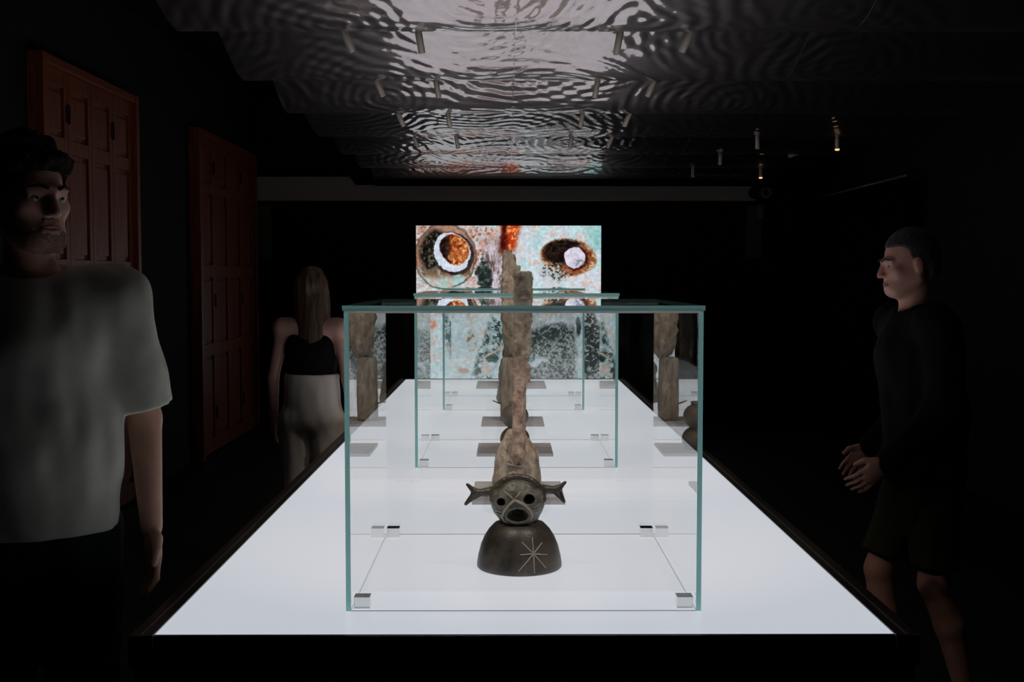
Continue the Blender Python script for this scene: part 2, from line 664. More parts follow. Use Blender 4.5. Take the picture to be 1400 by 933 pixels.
# ------------------------------------------------------------------ lightbox table
TX, TY0, TY1, TZ = 0.725, 2.262, 7.985, 0.80
tab = thing('lightbox_table', 'long black exhibition table with a glowing white top', 'table', (0, (TY0 + TY1) / 2, 0))
cy = (TY0 + TY1) / 2
yo0, yo1 = TY0 - cy, TY1 - cy
bx('cabinet', (-TX - .04, TX + .04, yo0 - .012, yo1 + .03, 0.06, TZ - .03), M_table_black, tab, .003)
bx('plinth', (-TX + .03, TX - .03, yo0 + .06, yo1 - .06, 0.0, 0.06), M_table_black, tab)
bx('light_panel', (-TX, TX, yo0, yo1, TZ - .03, TZ), M_glow, tab)
for s in (-1, 1):
    bx('inner_rail', (min(s * (TX + .002), s * (TX + .021)), max(s * (TX + .002), s * (TX + .021)), yo0 - .012, yo1 + .03,
                      TZ - .03, TZ + .001), M_rim, tab, .001)
    bx('metal_bead', (min(s * (TX + .0215), s * (TX + .0245)), max(s * (TX + .0215), s * (TX + .0245)), yo0 - .012, yo1 + .03,
                      TZ - .03, TZ + .003), M_alu, tab)
    bx('outer_rail', (min(s * (TX + .025), s * (TX + .048)), max(s * (TX + .025), s * (TX + .048)), yo0 - .014, yo1 + .03,
                      TZ - .06, TZ + .001), M_rim, tab, .002)
bx('front_rail', (-TX - .001, TX + .001, yo0 - .014, yo0 - .001, TZ - .06, TZ + .0005), M_rim, tab, .002)
bx('back_rail', (-TX - .001, TX + .001, yo1 + .001, yo1 + .03, TZ - .06, TZ + .003), M_rim, tab, .002)

# ------------------------------------------------------------------ glass display cases
GT = 0.0105
M_gasket = principled('grey_foot_gasket', (0.22, 0.22, 0.22, 1), 0.6)
CW, CD, CH = 0.372, 0.736, 0.641


def pane(name, b, thin, parent):
    """glass slab; faces across its thin axis are clear, the cut edges green"""
    o = bx(name, b, [M_glass, M_gedge], parent)
    for p in o.data.polygons:
        n = p.normal
        if abs(n[thin]) > 0.5:
            p.material_index = 0
        elif thin == 2 or (thin == 0 and n.y < -.5):
            p.material_index = 1                      # cut edges open to the air
        else:
            p.material_index = 0                      # bonded clear to the next pane or the table
    return o


def display_case(y, label):
    t = thing('display_case', label, 'display case', (0, y, TZ), 0, 'glass cases on the glowing table')
    zt = CH - GT
    z0 = 0.0005
    pane('side_pane', (-CW, -CW + GT, 0, CD, z0, zt - .005), 0, t)
    pane('side_pane', (CW - GT, CW, 0, CD, z0, zt - .005), 0, t)
    pane('front_pane', (-CW + GT + .0006, CW - GT - .0006, 0.0002, GT, z0, zt - .005), 1, t)
    pane('back_pane', (-CW + GT + .0006, CW - GT - .0006, CD - GT, CD - .0002, z0, zt - .005), 1, t)
    top = pane('top_pane', (-CW - .003, CW + .003, -.003, CD + .003, zt, CH), 2, t)
    for (a, b_) in ((0.0005, 0.0030), (CD - .0030, CD - .0005)):
        bx('edge_seal', (-CW, CW, a, b_, zt - .005, zt), M_seal, top)
    for y_ in (.001, CD - .0035):
        bx('foot_seal', (-CW + GT, CW - GT, y_, y_ + .0025, 0.0002, .0012), M_gasket, t)
    for x_ in (-CW + GT - .0025, CW - GT):
        bx('foot_seal', (x_, x_ + .0025, GT, CD - GT, 0.0002, .0012), M_gasket, t)
    for sx in (-1, 1):
        xa = sx * (CW - GT - .004)
        for ya in (GT + .004, CD - GT - .034):
            bx('corner_block', (min(xa, xa - sx * .034), max(xa, xa - sx * .034), ya, ya + .030, z0, .027), M_block, t, .0012)
    return t


display_case(2.418, 'clear glass case around the dark two-eared ceramic figure')
display_case(4.265, 'clear glass case around the two-lobed brown clay vessel')
display_case(6.130, 'clear glass case standing closest to the lit screen')


# ------------------------------------------------------------------ thin plates under the other pieces
def plate(x0, x1, y0, y1, label):
    o = bx('mounting_plate', (x0, x1, y0, y1, TZ + .0005, TZ + .012), M_pad, None, .001)
    o['label'] = label
    o['category'] = 'plate'
    o['group'] = 'square plates on the glowing table'


plate(-.143, .145, 3.565, 3.915, 'pale grey plate under the gourd-bodied clay figure')
plate(-.153, .146, 4.53, 4.83, 'pale grey plate inside the glass case, under the brown vessel')
plate(-.155, .140, 5.445, 5.755, 'pale grey plate under the tall weathered stele')
plate(-.228, .212, 7.305, 7.75, 'wide pale grey plate at the table end by the screen')

# ------------------------------------------------------------------ artefacts
M_blackclay = principled('burnished_black_clay', (0.018, 0.017, 0.014, 1), 0.38, col2=(0.13, 0.108, 0.085, 1), scale=9,
                         bump=0.0006, bscale=180)
M_faceclay = principled('grey_green_clay', (0.075, 0.074, 0.055, 1), 0.5, col2=(0.27, 0.255, 0.205, 1), scale=45, bump=0.0006,
                        bscale=200)
M_incise = principled('tan_incised_line', (0.42, 0.37, 0.30, 1), 0.7)
M_tan = principled('tan_weathered_clay', (0.17, 0.125, 0.09, 1), 0.85, col2=(0.60, 0.50, 0.39, 1), scale=34, bump=0.005,
                   bscale=110, stretch=(1, 1, 0.7))
M_tan2 = principled('red_brown_clay', (0.20, 0.12, 0.085, 1), 0.85, col2=(0.66, 0.49, 0.38, 1), scale=38, bump=0.004, bscale=120)
M_stele = principled('weathered_wood_stone', (0.20, 0.155, 0.115, 1), 0.9, col2=(0.46, 0.38, 0.29, 1), scale=36, bump=0.005,
                     bscale=100, stretch=(1.5, 1.5, 0.35))
M_brownpot = principled('brown_clay_pot', (0.12, 0.095, 0.07, 1), 0.5, col2=(0.22, 0.18, 0.14, 1), scale=12, bump=0.0005, bscale=150)
M_pale = principled('pale_scratch', (0.45, 0.40, 0.33, 1), 0.8)

# --- dark two-eared figure on a bell-shaped base
fig = thing('ceramic_figure', 'dark ceramic head with forked ears on a bell-shaped base marked with a star', 'figurine', (-0.005, 2.798, TZ))
dome = [(0.0995, 0.0008), (0.1025, 0.004), (0.1022, 0.012), (0.0995, 0.030), (0.0930, 0.056), (0.0845, 0.076), (0.0735, 0.093),
        (0.060, 0.107), (0.040, 0.114), (0.006, 0.116)]
bm = bmesh.new()
lathe(bm, dome, 56)
obj('bell_base', bm, M_blackclay, fig, True)


def dome_r(z):
    for (r0, z0), (r1, z1) in zip(dome[1:-1], dome[2:]):
        if z0 <= z <= z1:
            return r0 + (r1 - r0) * (z - z0) / (z1 - z0)
    return dome[1][0]


bm = bmesh.new()
K = 0.342e-3
for dx, dy in ((-80, -75), (-8, -100), (60, -62), (95, 20), (85, 105), (5, 130), (-105, 115), (-95, 5)):
    pts = []
    for i in range(7):
        t = i / 6
        x, z = 0.0325 + dx * K * t, 0.053 - dy * K * t
        r = dome_r(z)
        pts.append((x, -math.sqrt(max(r * r - x * x, 1e-6)) - 0.0002, z))
    tube(bm, pts, 0.0017, 6, 0.0011)
obj('star_mark', bm, M_incise, fig, True)

HC = np.array([-0.004, 0.0, 0.163])
HR = np.array([0.066, 0.058, 0.060])
Fd = Field((-0.15, -0.075, 0.09), (0.15, 0.075, 0.24), 0.0018)
Fd.ell(HC, HR, 0.004)
Fd.cone((0, 0.0, 0.105), (0, 0.0, 0.12), 0.040, 0.045, 0.012)
# helmet ridge
for i in range(16):
    a0, a1 = math.pi * (0.02 + 0.96 * i / 16), math.pi * (0.02 + 0.96 * (i + 1) / 16)
    p = lambda a: (HC[0] + .0605 * math.cos(a), -0.018, HC[2] + .0575 * math.sin(a))
    Fd.cone(p(a0), p(a1), 0.0085, 0.0085, 0.004)
# forked ears
for s, roots in ((-1, ((-0.064, 0.0, 0.183), (-0.104, -.002, 0.180), (-0.125, -.004, 0.201), (-0.129, -.004, 0.154))),
                 (1, ((0.056, 0.0, 0.188), (0.090, -.002, 0.187), (0.110, -.004, 0.206), (0.107, -.004, 0.160)))):
    a, b, c, d = roots
    Fd.cone(a, b, 0.013, 0.0085, 0.008, sy=1.1)
    Fd.cone(b, c, 0.0095, 0.0042, 0.006)
    Fd.cone(b, d, 0.0095, 0.0045, 0.006)
    Fd.ell((b[0] + s * .003, -.001, (c[2] + d[2]) / 2), (0.008, 0.005, 0.013), 0.005)
# the raised snout and its mouth, the eyes


def hp(cx, cyy):
    """crop pixel -> point on the front of the head"""
    x, z = (cx - 467) * K, (770 - cyy) * K
    q = 1 - ((x - HC[0]) / HR[0]) ** 2 - ((z - HC[2]) / HR[2]) ** 2
    return np.array([x, HC[1] - HR[1] * math.sqrt(max(q, 0.02)), z])


mo = hp(455, 365)
Fd.ell(mo + np.array([0, 0.006, 0]), (0.032, 0.014, 0.026), 0.008)
Fd.ell(mo + np.array([0, -0.004, -0.002]), (0.0250, 0.036, 0.0155), 0.003, cut=True)
for cx, cyy, r in ((340, 284, 0.0102), (533, 261, 0.0132)):
    e = hp(cx, cyy)
    Fd.ell(e + np.array([0, 0.004, 0]), (r * 1.45, 0.008, r * 1.35), 0.004)
    Fd.ell(e + np.array([0, 0.002, 0]), (r, 0.034, r * 0.92), 0.002, cut=True)
Fd.noise(0.0006, 120, 3)
head = Fd.mesh('head', M_faceclay, fig, 1)
# dark burnished rear and ears: faces facing away from the front disc
head.data.materials.append(M_blackclay)
for p in head.data.polygons:
    c = p.center
    if c.y > -0.027 or abs(c.x) > 0.07 or (c.z > 0.195 and c.y > -0.045 and math.hypot(c.x - HC[0], c.z - HC[2]) > .05):
        p.material_index = 1
bm = bmesh.new()


def relief(pix, r=0.0019, lift=0.0012):
    pts = []
    for (a, b) in pix:
        q = hp(a, b)
        pts.append((q[0], q[1] - lift, q[2]))
    tube(bm, pts, r, 6)


ring = [(430, 262), (390, 300), (358, 345), (345, 385), (362, 425), (410, 443), (470, 443), (525, 430), (555, 385), (545, 340),
        (505, 298), (430, 262)]
for i, (p) in enumerate(ring):
    pass
bm.free()
bm = bmesh.new()
pts = []
for (a, b) in ring:
    q = hp(a, b)
    pts.append((q[0], q[1] - (0.008 if 300 < b < 430 else 0.004), q[2]))
tube(bm, pts, 0.0030, 6)
relief([(430, 262), (395, 232), (362, 212)])
relief([(430, 262), (470, 272), (505, 292)])
relief([(430, 262), (455, 232), (475, 205)])
relief([(405, 165), (432, 165), (432, 205), (405, 205), (405, 165)], 0.0014)
for k in range(3):
    relief([(300 + 4 * k, 345 + 22 * k), (322 + 4 * k, 352 + 22 * k), (345 + 4 * k, 350 + 22 * k)], 0.0013)
    relief([(565 + 4 * k, 320 + 20 * k), (588, 315 + 22 * k), (604, 298 + 22 * k)], 0.0013)
obj('face_relief', bm, M_incise, fig, True)

# --- gourd-bodied figure with a tall carved shaft
idol = thing('clay_idol', 'tan clay figure with a gourd body and a tall weathered shaft', 'sculpture', (-0.003, 3.76, TZ + .012))
Fd = Field((-.13, -.13, -.02), (.13, .13, .25), 0.003)
Fd.cone((0, 0, 0.035), (0, 0, 0.10), 0.080, 0.066, 0.03, sy=0.9)
Fd.cone((0, 0, 0.10), (-.004, 0, 0.165), 0.060, 0.036, 0.03, sy=0.9)
Fd.noise(0.003, 35, 5)
Fd.half((0, 0, 0.001), (0, 0, -1))
Fd.mesh('gourd_body', M_tan, idol)
Fd = Field((-.06, -.14, .07), (.08, -.02, .46), 0.0025)
Fd.cone((0.005, -.082, .124), (0.006, -.080, .30), 0.0225, 0.0205, 0.01)
Fd.cone((0.006, -.080, .28), (0.010, -.078, .445), 0.0205, 0.0235, 0.01)
Fd.ell((0.006, -.10, .135), (0.014, 0.008, 0.012), 0.006)
Fd.rbox((0.032, -.078, .385), (0.009, 0.012, 0.030), 0.004, 0.006)
Fd.ell((-.012, -.102, .14), (.005, .004, .004), .002, cut=True)
Fd.cone((0.012, -.10, .34), (0.018, -.104, .40), 0.006, 0.005, 0.004, cut=True)
Fd.cone((0.0, -.07, .15), (0.0, -.035, .13), 0.015, 0.03, 0.01)
Fd.noise(0.0028, 60, 9, (1, 1, 0.6))
Fd.mesh('shaft', M_tan2, idol)
Fd = Field((-.05, -.13, .42), (.08, -.03, .72), 0.0025)
Fd.rbox((0.017, -.078, .57), (0.027, 0.024, 0.135), 0.010, 0.008)
Fd.rbox((0.034, -.078, .60), (0.013, 0.016, 0.055), 0.004, 0.006)
Fd.rbox((0.043, -.078, .655), (0.006, 0.015, 0.03), 0.004, 0.004)
Fd.noise(0.0045, 45, 11, (1, 1, 0.9))
Fd.noise(0.0022, 25, 12, (0.6, 0.6, 7.0), 1)
Fd.mesh('upper_shaft', M_tan, idol)
bm = bmesh.new()
for a, b in (((-.008, .090), (.012, .118)), ((-.008, .090), (-.034, .094)), ((-.008, .090), (.022, .088)), ((-.008, .090), (-.022, .112)),
             ((-.026, .062), (-.010, .070)), ((-.010, .070), (.004, .058)), ((-.024, .062), (-.018, .040))):
    pts = []
    for i in range(5):
        t = i / 4
        x, z = a[0] + (b[0] - a[0]) * t, a[1] + (b[1] - a[1]) * t
        r = 0.080 - 0.014 * max(0, min(1, (z - 0.035) / 0.065))
        pts.append((x, -0.9 * math.sqrt(r * r - x * x) - .009, z))
    tube(bm, pts, 0.0042, 6)
obj('scratched_mark', bm, M_pale, idol, True)

# --- brown two-lobed vessel in the second case
pot = thing('clay_vessel', 'brown clay vessel of two stacked rounded lobes inside a glass case', 'vessel', (-0.003, 4.66, TZ + .012))
Fd = Field((-.09, -.09, -.01), (.09, .09, .21), 0.003)
Fd.ell((0, 0, 0.040), (0.060, 0.060, 0.052), 0.01)
Fd.ell((0, 0, 0.132), (0.055, 0.055, 0.050), 0.006)
Fd.half((0, 0, 0.001), (0, 0, -1))
Fd.noise(0.0008, 40, 2)
Fd.mesh('body', M_brownpot, pot)
bm = bmesh.new()
lathe(bm, [(0.020, 0.176), (0.024, 0.180), (0.026, 0.190), (0.022, 0.191), (0.019, 0.183)], 28)
obj('lip', bm, M_brownpot, pot, True)

# --- tall stele: column, swollen upper body, broken crest
st = thing('weathered_stele', 'tall weathered stele with a grooved column, swollen upper body and broken crest', 'sculpture',
           (-0.018, 5.60, TZ + .012))
Fd = Field((-.10, -.10, -.02), (.10, .10, .33), 0.004)
Fd.rbox((0, 0, 0.15), (0.046, 0.042, 0.155), 0.018, 0.006)
for x in (-.03, -.012, .008, .026):
    Fd.cone((x, -.044, .0), (x + .003, -.044, .30), 0.004, 0.004, 0.003, cut=True)
Fd.noise(0.003, 40, 21, (1, 1, 0.3))
Fd.half((0, 0, 0.001), (0, 0, -1))
Fd.mesh('column', M_stele, st)
Fd = Field((-.10, -.10, .28), (.14, .10, .86), 0.004)
Fd.ell((0.025, 0, 0.43), (0.066, 0.055, 0.135), 0.02)
Fd.rbox((0.028, 0, 0.58), (0.068, 0.040, 0.11), 0.02, 0.03)
Fd.rbox((-.008, 0, 0.715), (0.030, 0.030, 0.085), 0.008, 0.012)
Fd.rbox((0.032, 0, 0.70), (0.014, 0.026, 0.040), 0.006, 0.006)
Fd.rbox((-.010, 0, 0.785), (0.022, 0.024, 0.030), 0.008, 0.010)
for (x, z, r) in ((.0, .40, .016), (.03, .35, .013), (.055, .42, .013), (-.015, .47, .012)):
    Fd.ell((x, -.055, z), (r * .6, .010, r * 1.6), .004, cut=True)
Fd.noise(0.007, 42, 23, (1, 1, 1.1))
Fd.mesh('upper_body', M_stele, st)
bm = bmesh.new()
tube(bm, [(-.03, -.01, .075), (-.062, -.02, .088), (-.085, -.03, .098)], .005, 8, .003)
obj('side_peg', bm, M_stele, st, True)

# --- squat idol in the third case
sq = thing('stone_idol', 'squat brown stone idol with a knob head in the case by the screen', 'sculpture', (-0.035, 6.50, TZ))
Fd = Field((-.10, -.10, -.02), (.10, .10, .27), 0.004)
Fd.cone((0, 0, 0.03), (0, 0, 0.12), 0.058, 0.042, 0.02)
Fd.ell((0, 0, 0.19), (0.045, 0.042, 0.05), 0.02)
Fd.noise(0.003, 40, 31)
Fd.half((0, 0, 0.001), (0, 0, -1))
Fd.mesh('body', M_brownpot, sq)
Fd = Field((-.05, -.08, .15), (.05, -.02, .24), 0.003)
Fd.cone((0, -.038, .205), (0, -.05, .18), .007, .011, .006)
Fd.cone((-.03, -.036, .212), (.03, -.036, .212), .006, .006, .006)
Fd.mesh('face', M_brownpot, sq)
# --- dark bust at the table end
bu = thing('stone_bust', 'dark stone bust on the wide plate at the table end', 'sculpture', (-0.01, 7.53, TZ + .012))
Fd = Field((-.16, -.12, -.02), (.16, .12, .32), 0.005)
Fd.ell((0, 0, 0.05), (0.085, 0.07, 0.075), 0.02)
Fd.ell((0, 0, 0.19), (0.055, 0.055, 0.075), 0.03)
Fd.noise(0.004, 30, 41)
Fd.half((0, 0, 0.001), (0, 0, -1))
Fd.mesh('body', M_brownpot, bu)
Fd = Field((-.06, -.10, .12), (.06, -.02, .25), 0.004)
Fd.cone((0, -.045, .22), (0, -.065, .18), .008, .013, .006)
Fd.cone((-.035, -.045, .225), (.035, -.045, .225), .007, .007, .006)
Fd.mesh('face', M_brownpot, bu)


# ------------------------------------------------------------------ LED screen on the back wall
def paint_screen():
    """colours of the picture shown on the screen, in photo-pixel space of the picture itself"""
    NXs, NYs = 380, 318
    px = 569 + 252 * (np.arange(NXs) + .5) / NXs
    py = 309 + 211 * (np.arange(NYs) + .5) / NYs
    Xp, Yp = np.meshgrid(px, py)

    def fbm(f, seed, ox=1.0, oy=1.0, n=5):
        t, a, s = 0, 1.0, 0
        for o in range(n):
            t = t + a * vnoise(Xp * f * ox, Yp * f * oy, np.zeros_like(Xp) + .37 * o, seed + 5 * o)
            s += a
            a *= .72
            f *= 2.0
        return t / s * 1.9
    C = lambda r, g, b: np.array([r, g, b], float)
    wx = Xp + 2.2 * fbm(.06, 101)
    wy = Yp + 2.2 * fbm(.06, 131)
    img = np.zeros(Xp.shape + (3,)) + C(186, 196, 202)

    def over(mask, col):
        nonlocal img
        m = np.clip(mask, 0, 1)[..., None]
        img = img * (1 - m) + (col if isinstance(col, np.ndarray) and col.ndim == 3 else np.asarray(col, float)) * m
    sm = lambda v, a, b: (lambda t: t * t * (3 - 2 * t))(np.clip((v - a) / (b - a), 0, 1))

    def el(cx, cy, rx, ry, rot=0.0, X=None, Y=None):
        X = wx if X is None else X
        Y = wy if Y is None else Y
        c, s = math.cos(rot), math.sin(rot)
        u, v = (X - cx) * c + (Y - cy) * s, -(X - cx) * s + (Y - cy) * c
        return np.sqrt((u / rx) ** 2 + (v / ry) ** 2)
    n1, n2, n3, n4 = fbm(.06, 1), fbm(.12, 2), fbm(.3, 3, n=3), fbm(.1, 4, 1.8, .5)
    over(sm(n1, 0, .5) * .6, C(150, 188, 196))
    over(sm(n2, .1, .5) * .6, C(205, 205, 214))
    # upper left: salmon crust
    ul = (1 - sm(wx, 672, 690)) * (1 - sm(wy, 345, 420))
    over(ul * sm(n2, -.25, .25) * .9, C(182, 138, 122))
    over(ul * sm(fbm(.2, 9), .05, .4), C(196, 176, 172))
    over(ul * sm(fbm(.25, 12), .25, .5) * .8, C(150, 70, 44))
    # streaky lilac strip left of centre
    strip = sm(wx, 655, 668) * (1 - sm(wx, 690, 697)) * sm(wy, 318, 345) * (1 - sm(wy, 412, 425))
    over(strip * .9, C(158, 144, 150))
    over(strip * sm(n4, 0, .4), C(96, 78, 76))
    over(strip * sm(-n4, .1, .4), C(196, 186, 200))
    # dark green hollow
    over((1 - sm(el(662, 380, 13, 22) + .45 * n2, .75, 1.0)), C(38, 46, 44))
    over((1 - sm(el(662, 378, 13, 24), .7, 1.0)) * sm(n3, .15, .6) * .7, C(64, 92, 94))
    # left socket
    so = el(609, 351, 42, 45)
    inside = 1 - sm(so, .94, 1.0)
    over(inside, C(160, 120, 100))
    over(inside * sm(wy, 360, 385), C(150, 184, 182))
    over(inside * sm(wy, 362, 382) * sm(n2, -.05, .3), C(178, 168, 158))
    over(inside * sm(wy, 352, 364) * (1 - sm(wy, 372, 384)) * sm(n2, -.3, .2), C(112, 82, 60))
    over((1 - sm(el(594, 342, 22, 30, .25), .7, 1.1)) * inside, C(26, 22, 18))
    over((1 - sm(el(594, 346, 26, 34, .3), .8, 1.1)) * inside * sm(n3, .25, .55), C(70, 68, 54))
    over(sm(so, .93, .97) * (1 - sm(so, .99, 1.03)) * .6, C(50, 42, 38))
    # white ring and orange bowl in it
    rg = el(618, 345, 25.5, 28, -.35)
    over(1 - sm(el(620, 347, 28, 30, -.35), .95, 1.03), C(48, 38, 36))
    over(1 - sm(rg, .92, .98), C(196, 204, 220))
    ib = 1 - sm(el(621.5, 341.5, 19.5, 22, -.35), .92, 1.0)
    over(ib, C(168, 92, 48))
    over(ib * sm(n3, .0, .5), C(206, 148, 84))
    over(ib * sm(fbm(.28, 33), .05, .4), C(120, 44, 22))
    over(ib * (1 - sm(wx, 608, 618)), C(26, 16, 14))
    # red flame at the top centre
    fl = sm(wx, 682, 688) * (1 - sm(wx - (330 - wy) * .25, 700, 712)) * (1 - sm(wy, 335, 352))
    over(fl, C(176, 62, 28))
    over(fl * sm(n3 + n2, .1, .6), C(226, 140, 70))
    over(fl * (1 - sm(wx, 690, 697)), C(70, 16, 14))
    # right half: pale blue skin
    rs = sm(wx - (345 - wy) * .15, 703, 714) * (1 - sm(wy, 400, 418))
    over(rs, C(190, 198, 206))
    over(rs * sm(n1, -.1, .4) * .8, C(168, 204, 208))
    over(rs * sm(fbm(.1, 41), .1, .4) * .6, C(204, 176, 166))
    over(rs * sm(wx, 790, 815) * (1 - sm(wy, 330, 350)) * .8, C(120, 176, 174))
    # right socket
    q = el(777, 352, 39, 26, .12)
    ins = 1 - sm(q, .88, 1.04)
    over(ins, C(138, 84, 52))
    over(ins * sm(n3, -.1, .4), C(176, 150, 120))
    over(ins * sm(fbm(.33, 51), .1, .4), C(110, 52, 26))
    over((1 - sm(el(768, 344, 27, 20, -.2), .8, 1.1)) * ins, C(26, 17, 13))
    lo = (1 - sm(el(760, 372, 24, 13), .6, 1.1))
    over(lo * sm(n3, -.2, .2), C(160, 168, 162))
    over(lo * sm(fbm(.4, 61), .1, .3), C(44, 46, 40))
    over((1 - sm(el(784, 366, 20, 9), .6, 1.1)) * .8, C(132, 62, 34))
    over(1 - sm(el(787, 353, 17, 18), .9, 1.02), C(60, 26, 18))
    over(1 - sm(el(785, 352, 14, 15.5), .92, 1.02), C(200, 196, 212))
    over((1 - sm(el(790, 359, 9, 8), .4, 1.1)) * sm(n3, -.2, .3), C(112, 112, 128))
    # band under the eyes
    bd = sm(wy, 396, 402) * (1 - sm(wy, 412, 418))
    over(bd * .6, C(150, 136, 120))
    over(bd * sm(n2, .1, .4), C(190, 190, 188))
    # lower left: pale sheet with rust spots
    ll = sm(wy, 412, 420) * (1 - sm(wx, 690, 700))
    over(ll, C(188, 204, 212))
    over(ll * sm(fbm(.09, 71), .15, .5) * .7, C(204, 186, 182))
    over(ll * (1 - sm(wy, 425, 445)) * sm(n2, -.1, .3) * .8, C(168, 146, 130))
    over((1 - sm(el(645, 466, 9, 18), .5, 1.1)) * sm(n3, -.2, .3), C(140, 96, 64))
    over((1 - sm(el(589, 445, 9, 10), .5, 1.1)) * sm(n3, -.1, .3), C(190, 120, 84))
    over((1 - sm(el(634, 508, 9, 5), .5, 1.1)) * .8, C(176, 134, 118))
    dg = (1 - sm(np.abs(wx - (684 - (wy - 435) * .32)) - 13, -4, 5)) * sm(wy, 425, 440) * (wx < 700)
    over(dg * sm(fbm(.16, 81), -.25, .12), C(46, 62, 62))
    over(dg * sm(fbm(.2, 83), .15, .4), C(150, 172, 176))
    over((1 - sm(el(672, 490, 10, 8), .7, 1.0)), C(36, 62, 60))
    over((1 - sm(np.abs((wy - 484) + (wx - 672) * .62), 1, 2.6)) * (np.abs(wx - 672) < 16), C(186, 164, 146))
    over((1 - sm(el(665, 506, 9, 10), .7, 1.0)), C(188, 176, 170))
    # lower right: lichen-speckled stone
    lr = sm(wx, 700, 712) * sm(wy, 412, 420)
    over(lr, C(158, 164, 168))
    over(lr * sm(n2, 0, .4) * .7, C(190, 196, 206))
    over(lr * sm(fbm(.12, 87), .1, .5) * .6, C(176, 156, 148))
    dk = lr * sm(wy - (760 - wx) * .12, 443, 458)
    over(dk * .75, C(104, 110, 108))
    over(dk * sm(fbm(.35, 91, n=2), .0, .3) * .8, C(160, 164, 164))
    over(dk * sm(fbm(.4, 92, n=2), .1, .35), C(44, 54, 54))
    over(lr * (1 - sm(el(750, 456, 36, 13, -.25), .6, 1.1)) * sm(n3, -.35, .1), C(32, 42, 40))
    over(lr * (1 - sm(el(732, 496, 22, 10), .4, 1.2)) * sm(n2, -.2, .3), C(186, 194, 206))
    over(lr * (1 - sm(el(806, 470, 16, 50), .7, 1.1)) * sm(n3, -.3, .15), C(34, 40, 38))
    over((1 - sm(el(701, 447, 4, 16), .6, 1.1)), C(28, 38, 38))
    img += (18 * n3)[..., None]
    img = np.clip(img, 4, 235) / 255.0
    return np.where(img <= .04045, img / 12.92, ((img + .055) / 1.055) ** 2.4)


def build_screen():
    img = paint_screen()
    ny, nx = img.shape[:2]
    x0, x1, z0, z1 = -0.955, 0.921, 0.455, 2.02
    t = thing('led_screen', 'large lit wall screen showing two weathered stone eyes', 'screen', ((x0 + x1) / 2, YB - .05, z0))
    hw, h = (x1 - x0) / 2, z1 - z0
    xs = np.linspace(-hw, hw, nx + 1)
    zs = np.linspace(h, 0, ny + 1)
    Xg, Zg = np.meshgrid(xs, zs)
    V = np.stack([Xg.ravel(), np.full(Xg.size, -.021), Zg.ravel()], 1)
    i, j = np.meshgrid(np.arange(ny), np.arange(nx), indexing='ij')
    a = (i * (nx + 1) + j).ravel()
    F = np.stack([a, a + nx + 1, a + nx + 2, a + 1], 1)
    m, nt, N, L = nodes('led_picture')
    b = N['Principled BSDF']
    b.inputs['Base Color'].default_value = (0.01, 0.01, 0.01, 1)
    b.inputs['Roughness'].default_value = 0.6
    at = N.new('ShaderNodeAttribute')
    at.attribute_name = 'picture'
    L.new(at.outputs['Color'], b.inputs['Emission Color'])
    b.inputs['Emission Strength'].default_value = 1.15
    o = mesh_np('picture', V, F, m, t, smooth=False)
    ca = o.data.color_attributes.new('picture', 'FLOAT_COLOR', 'CORNER')
    cols = np.ones((ny * nx, 4, 4), np.float32)
    cols[:, :, :3] = img.reshape(-1, 1, 3)
    ca.data.foreach_set('color', cols.ravel())
    bx('housing', (-hw - .004, hw + .004, -.020, .05, -.006, h + .004), M_darkmetal, t)


build_screen()


# ------------------------------------------------------------------ ceiling spotlights
def spot_fixture(x, k, lean, label, group, watts, lens):
    """short cylinder hung from the raised edge of ceiling row k, leaning along x"""
    y = Y0 + PITCH * k + .035
    s = .035 / PITCH
    ztop = row_height(s, k)
    t = thing('ceiling_spotlight', label, 'spotlight', (x, y, ztop), 0, group)
    bm = bmesh.new()
    lathe(bm, [(0.018, -.012), (0.022, -.010), (0.022, 0.012)], 20)
    obj('mount', bm, M_darkmetal, t, True)
    bm = bmesh.new()
    lathe(bm, [(0.005, -ztop + ZLOW + .018), (0.005, -.008)], 10)
    obj('stem', bm, M_darkmetal, t, True)
    R = Matrix.Translation((0, 0, -ztop + ZLOW + .02)) @ Matrix.Rotation(math.radians(24 if watts else 0), 4, 'X') @ Matrix.Rotation(lean, 4, 'Y')
    bm = bmesh.new()
    lathe(bm, [(0.012, -.097), (0.0135, -.0995), (0.0145, -.098), (0.0145, -.001), (0.0130, 0.001), (0.002, 0.002)], 24, mat=R)
    b = obj('barrel', bm, M_bronze, t, True)
    bm = bmesh.new()
    if lens is M_lens_warm:
        lathe(bm, [(0.006, -.110), (0.0155, -.106), (0.0155, -.101), (0.012, -.0955)], 20, mat=R)
    else:
        lathe(bm, [(0.0118, -.0975), (0.0118, -.0955)], 20, mat=R)
    obj('lens', bm, lens, b)
    if watts:
        L = bpy.data.lights.new('spot_beam', 'SPOT')
        L.energy = watts
        L.color = (1.0, 0.86, 0.76)
        L.spot_size = math.radians(58)
        L.spot_blend = 0.7
        L.shadow_soft_size = 0.012
        o = bpy.data.objects.new('spot_beam', L)
        COL.objects.link(o)
        o.parent = t
        o.matrix_local = R @ Matrix.Translation((0, 0, -.106))
    return t


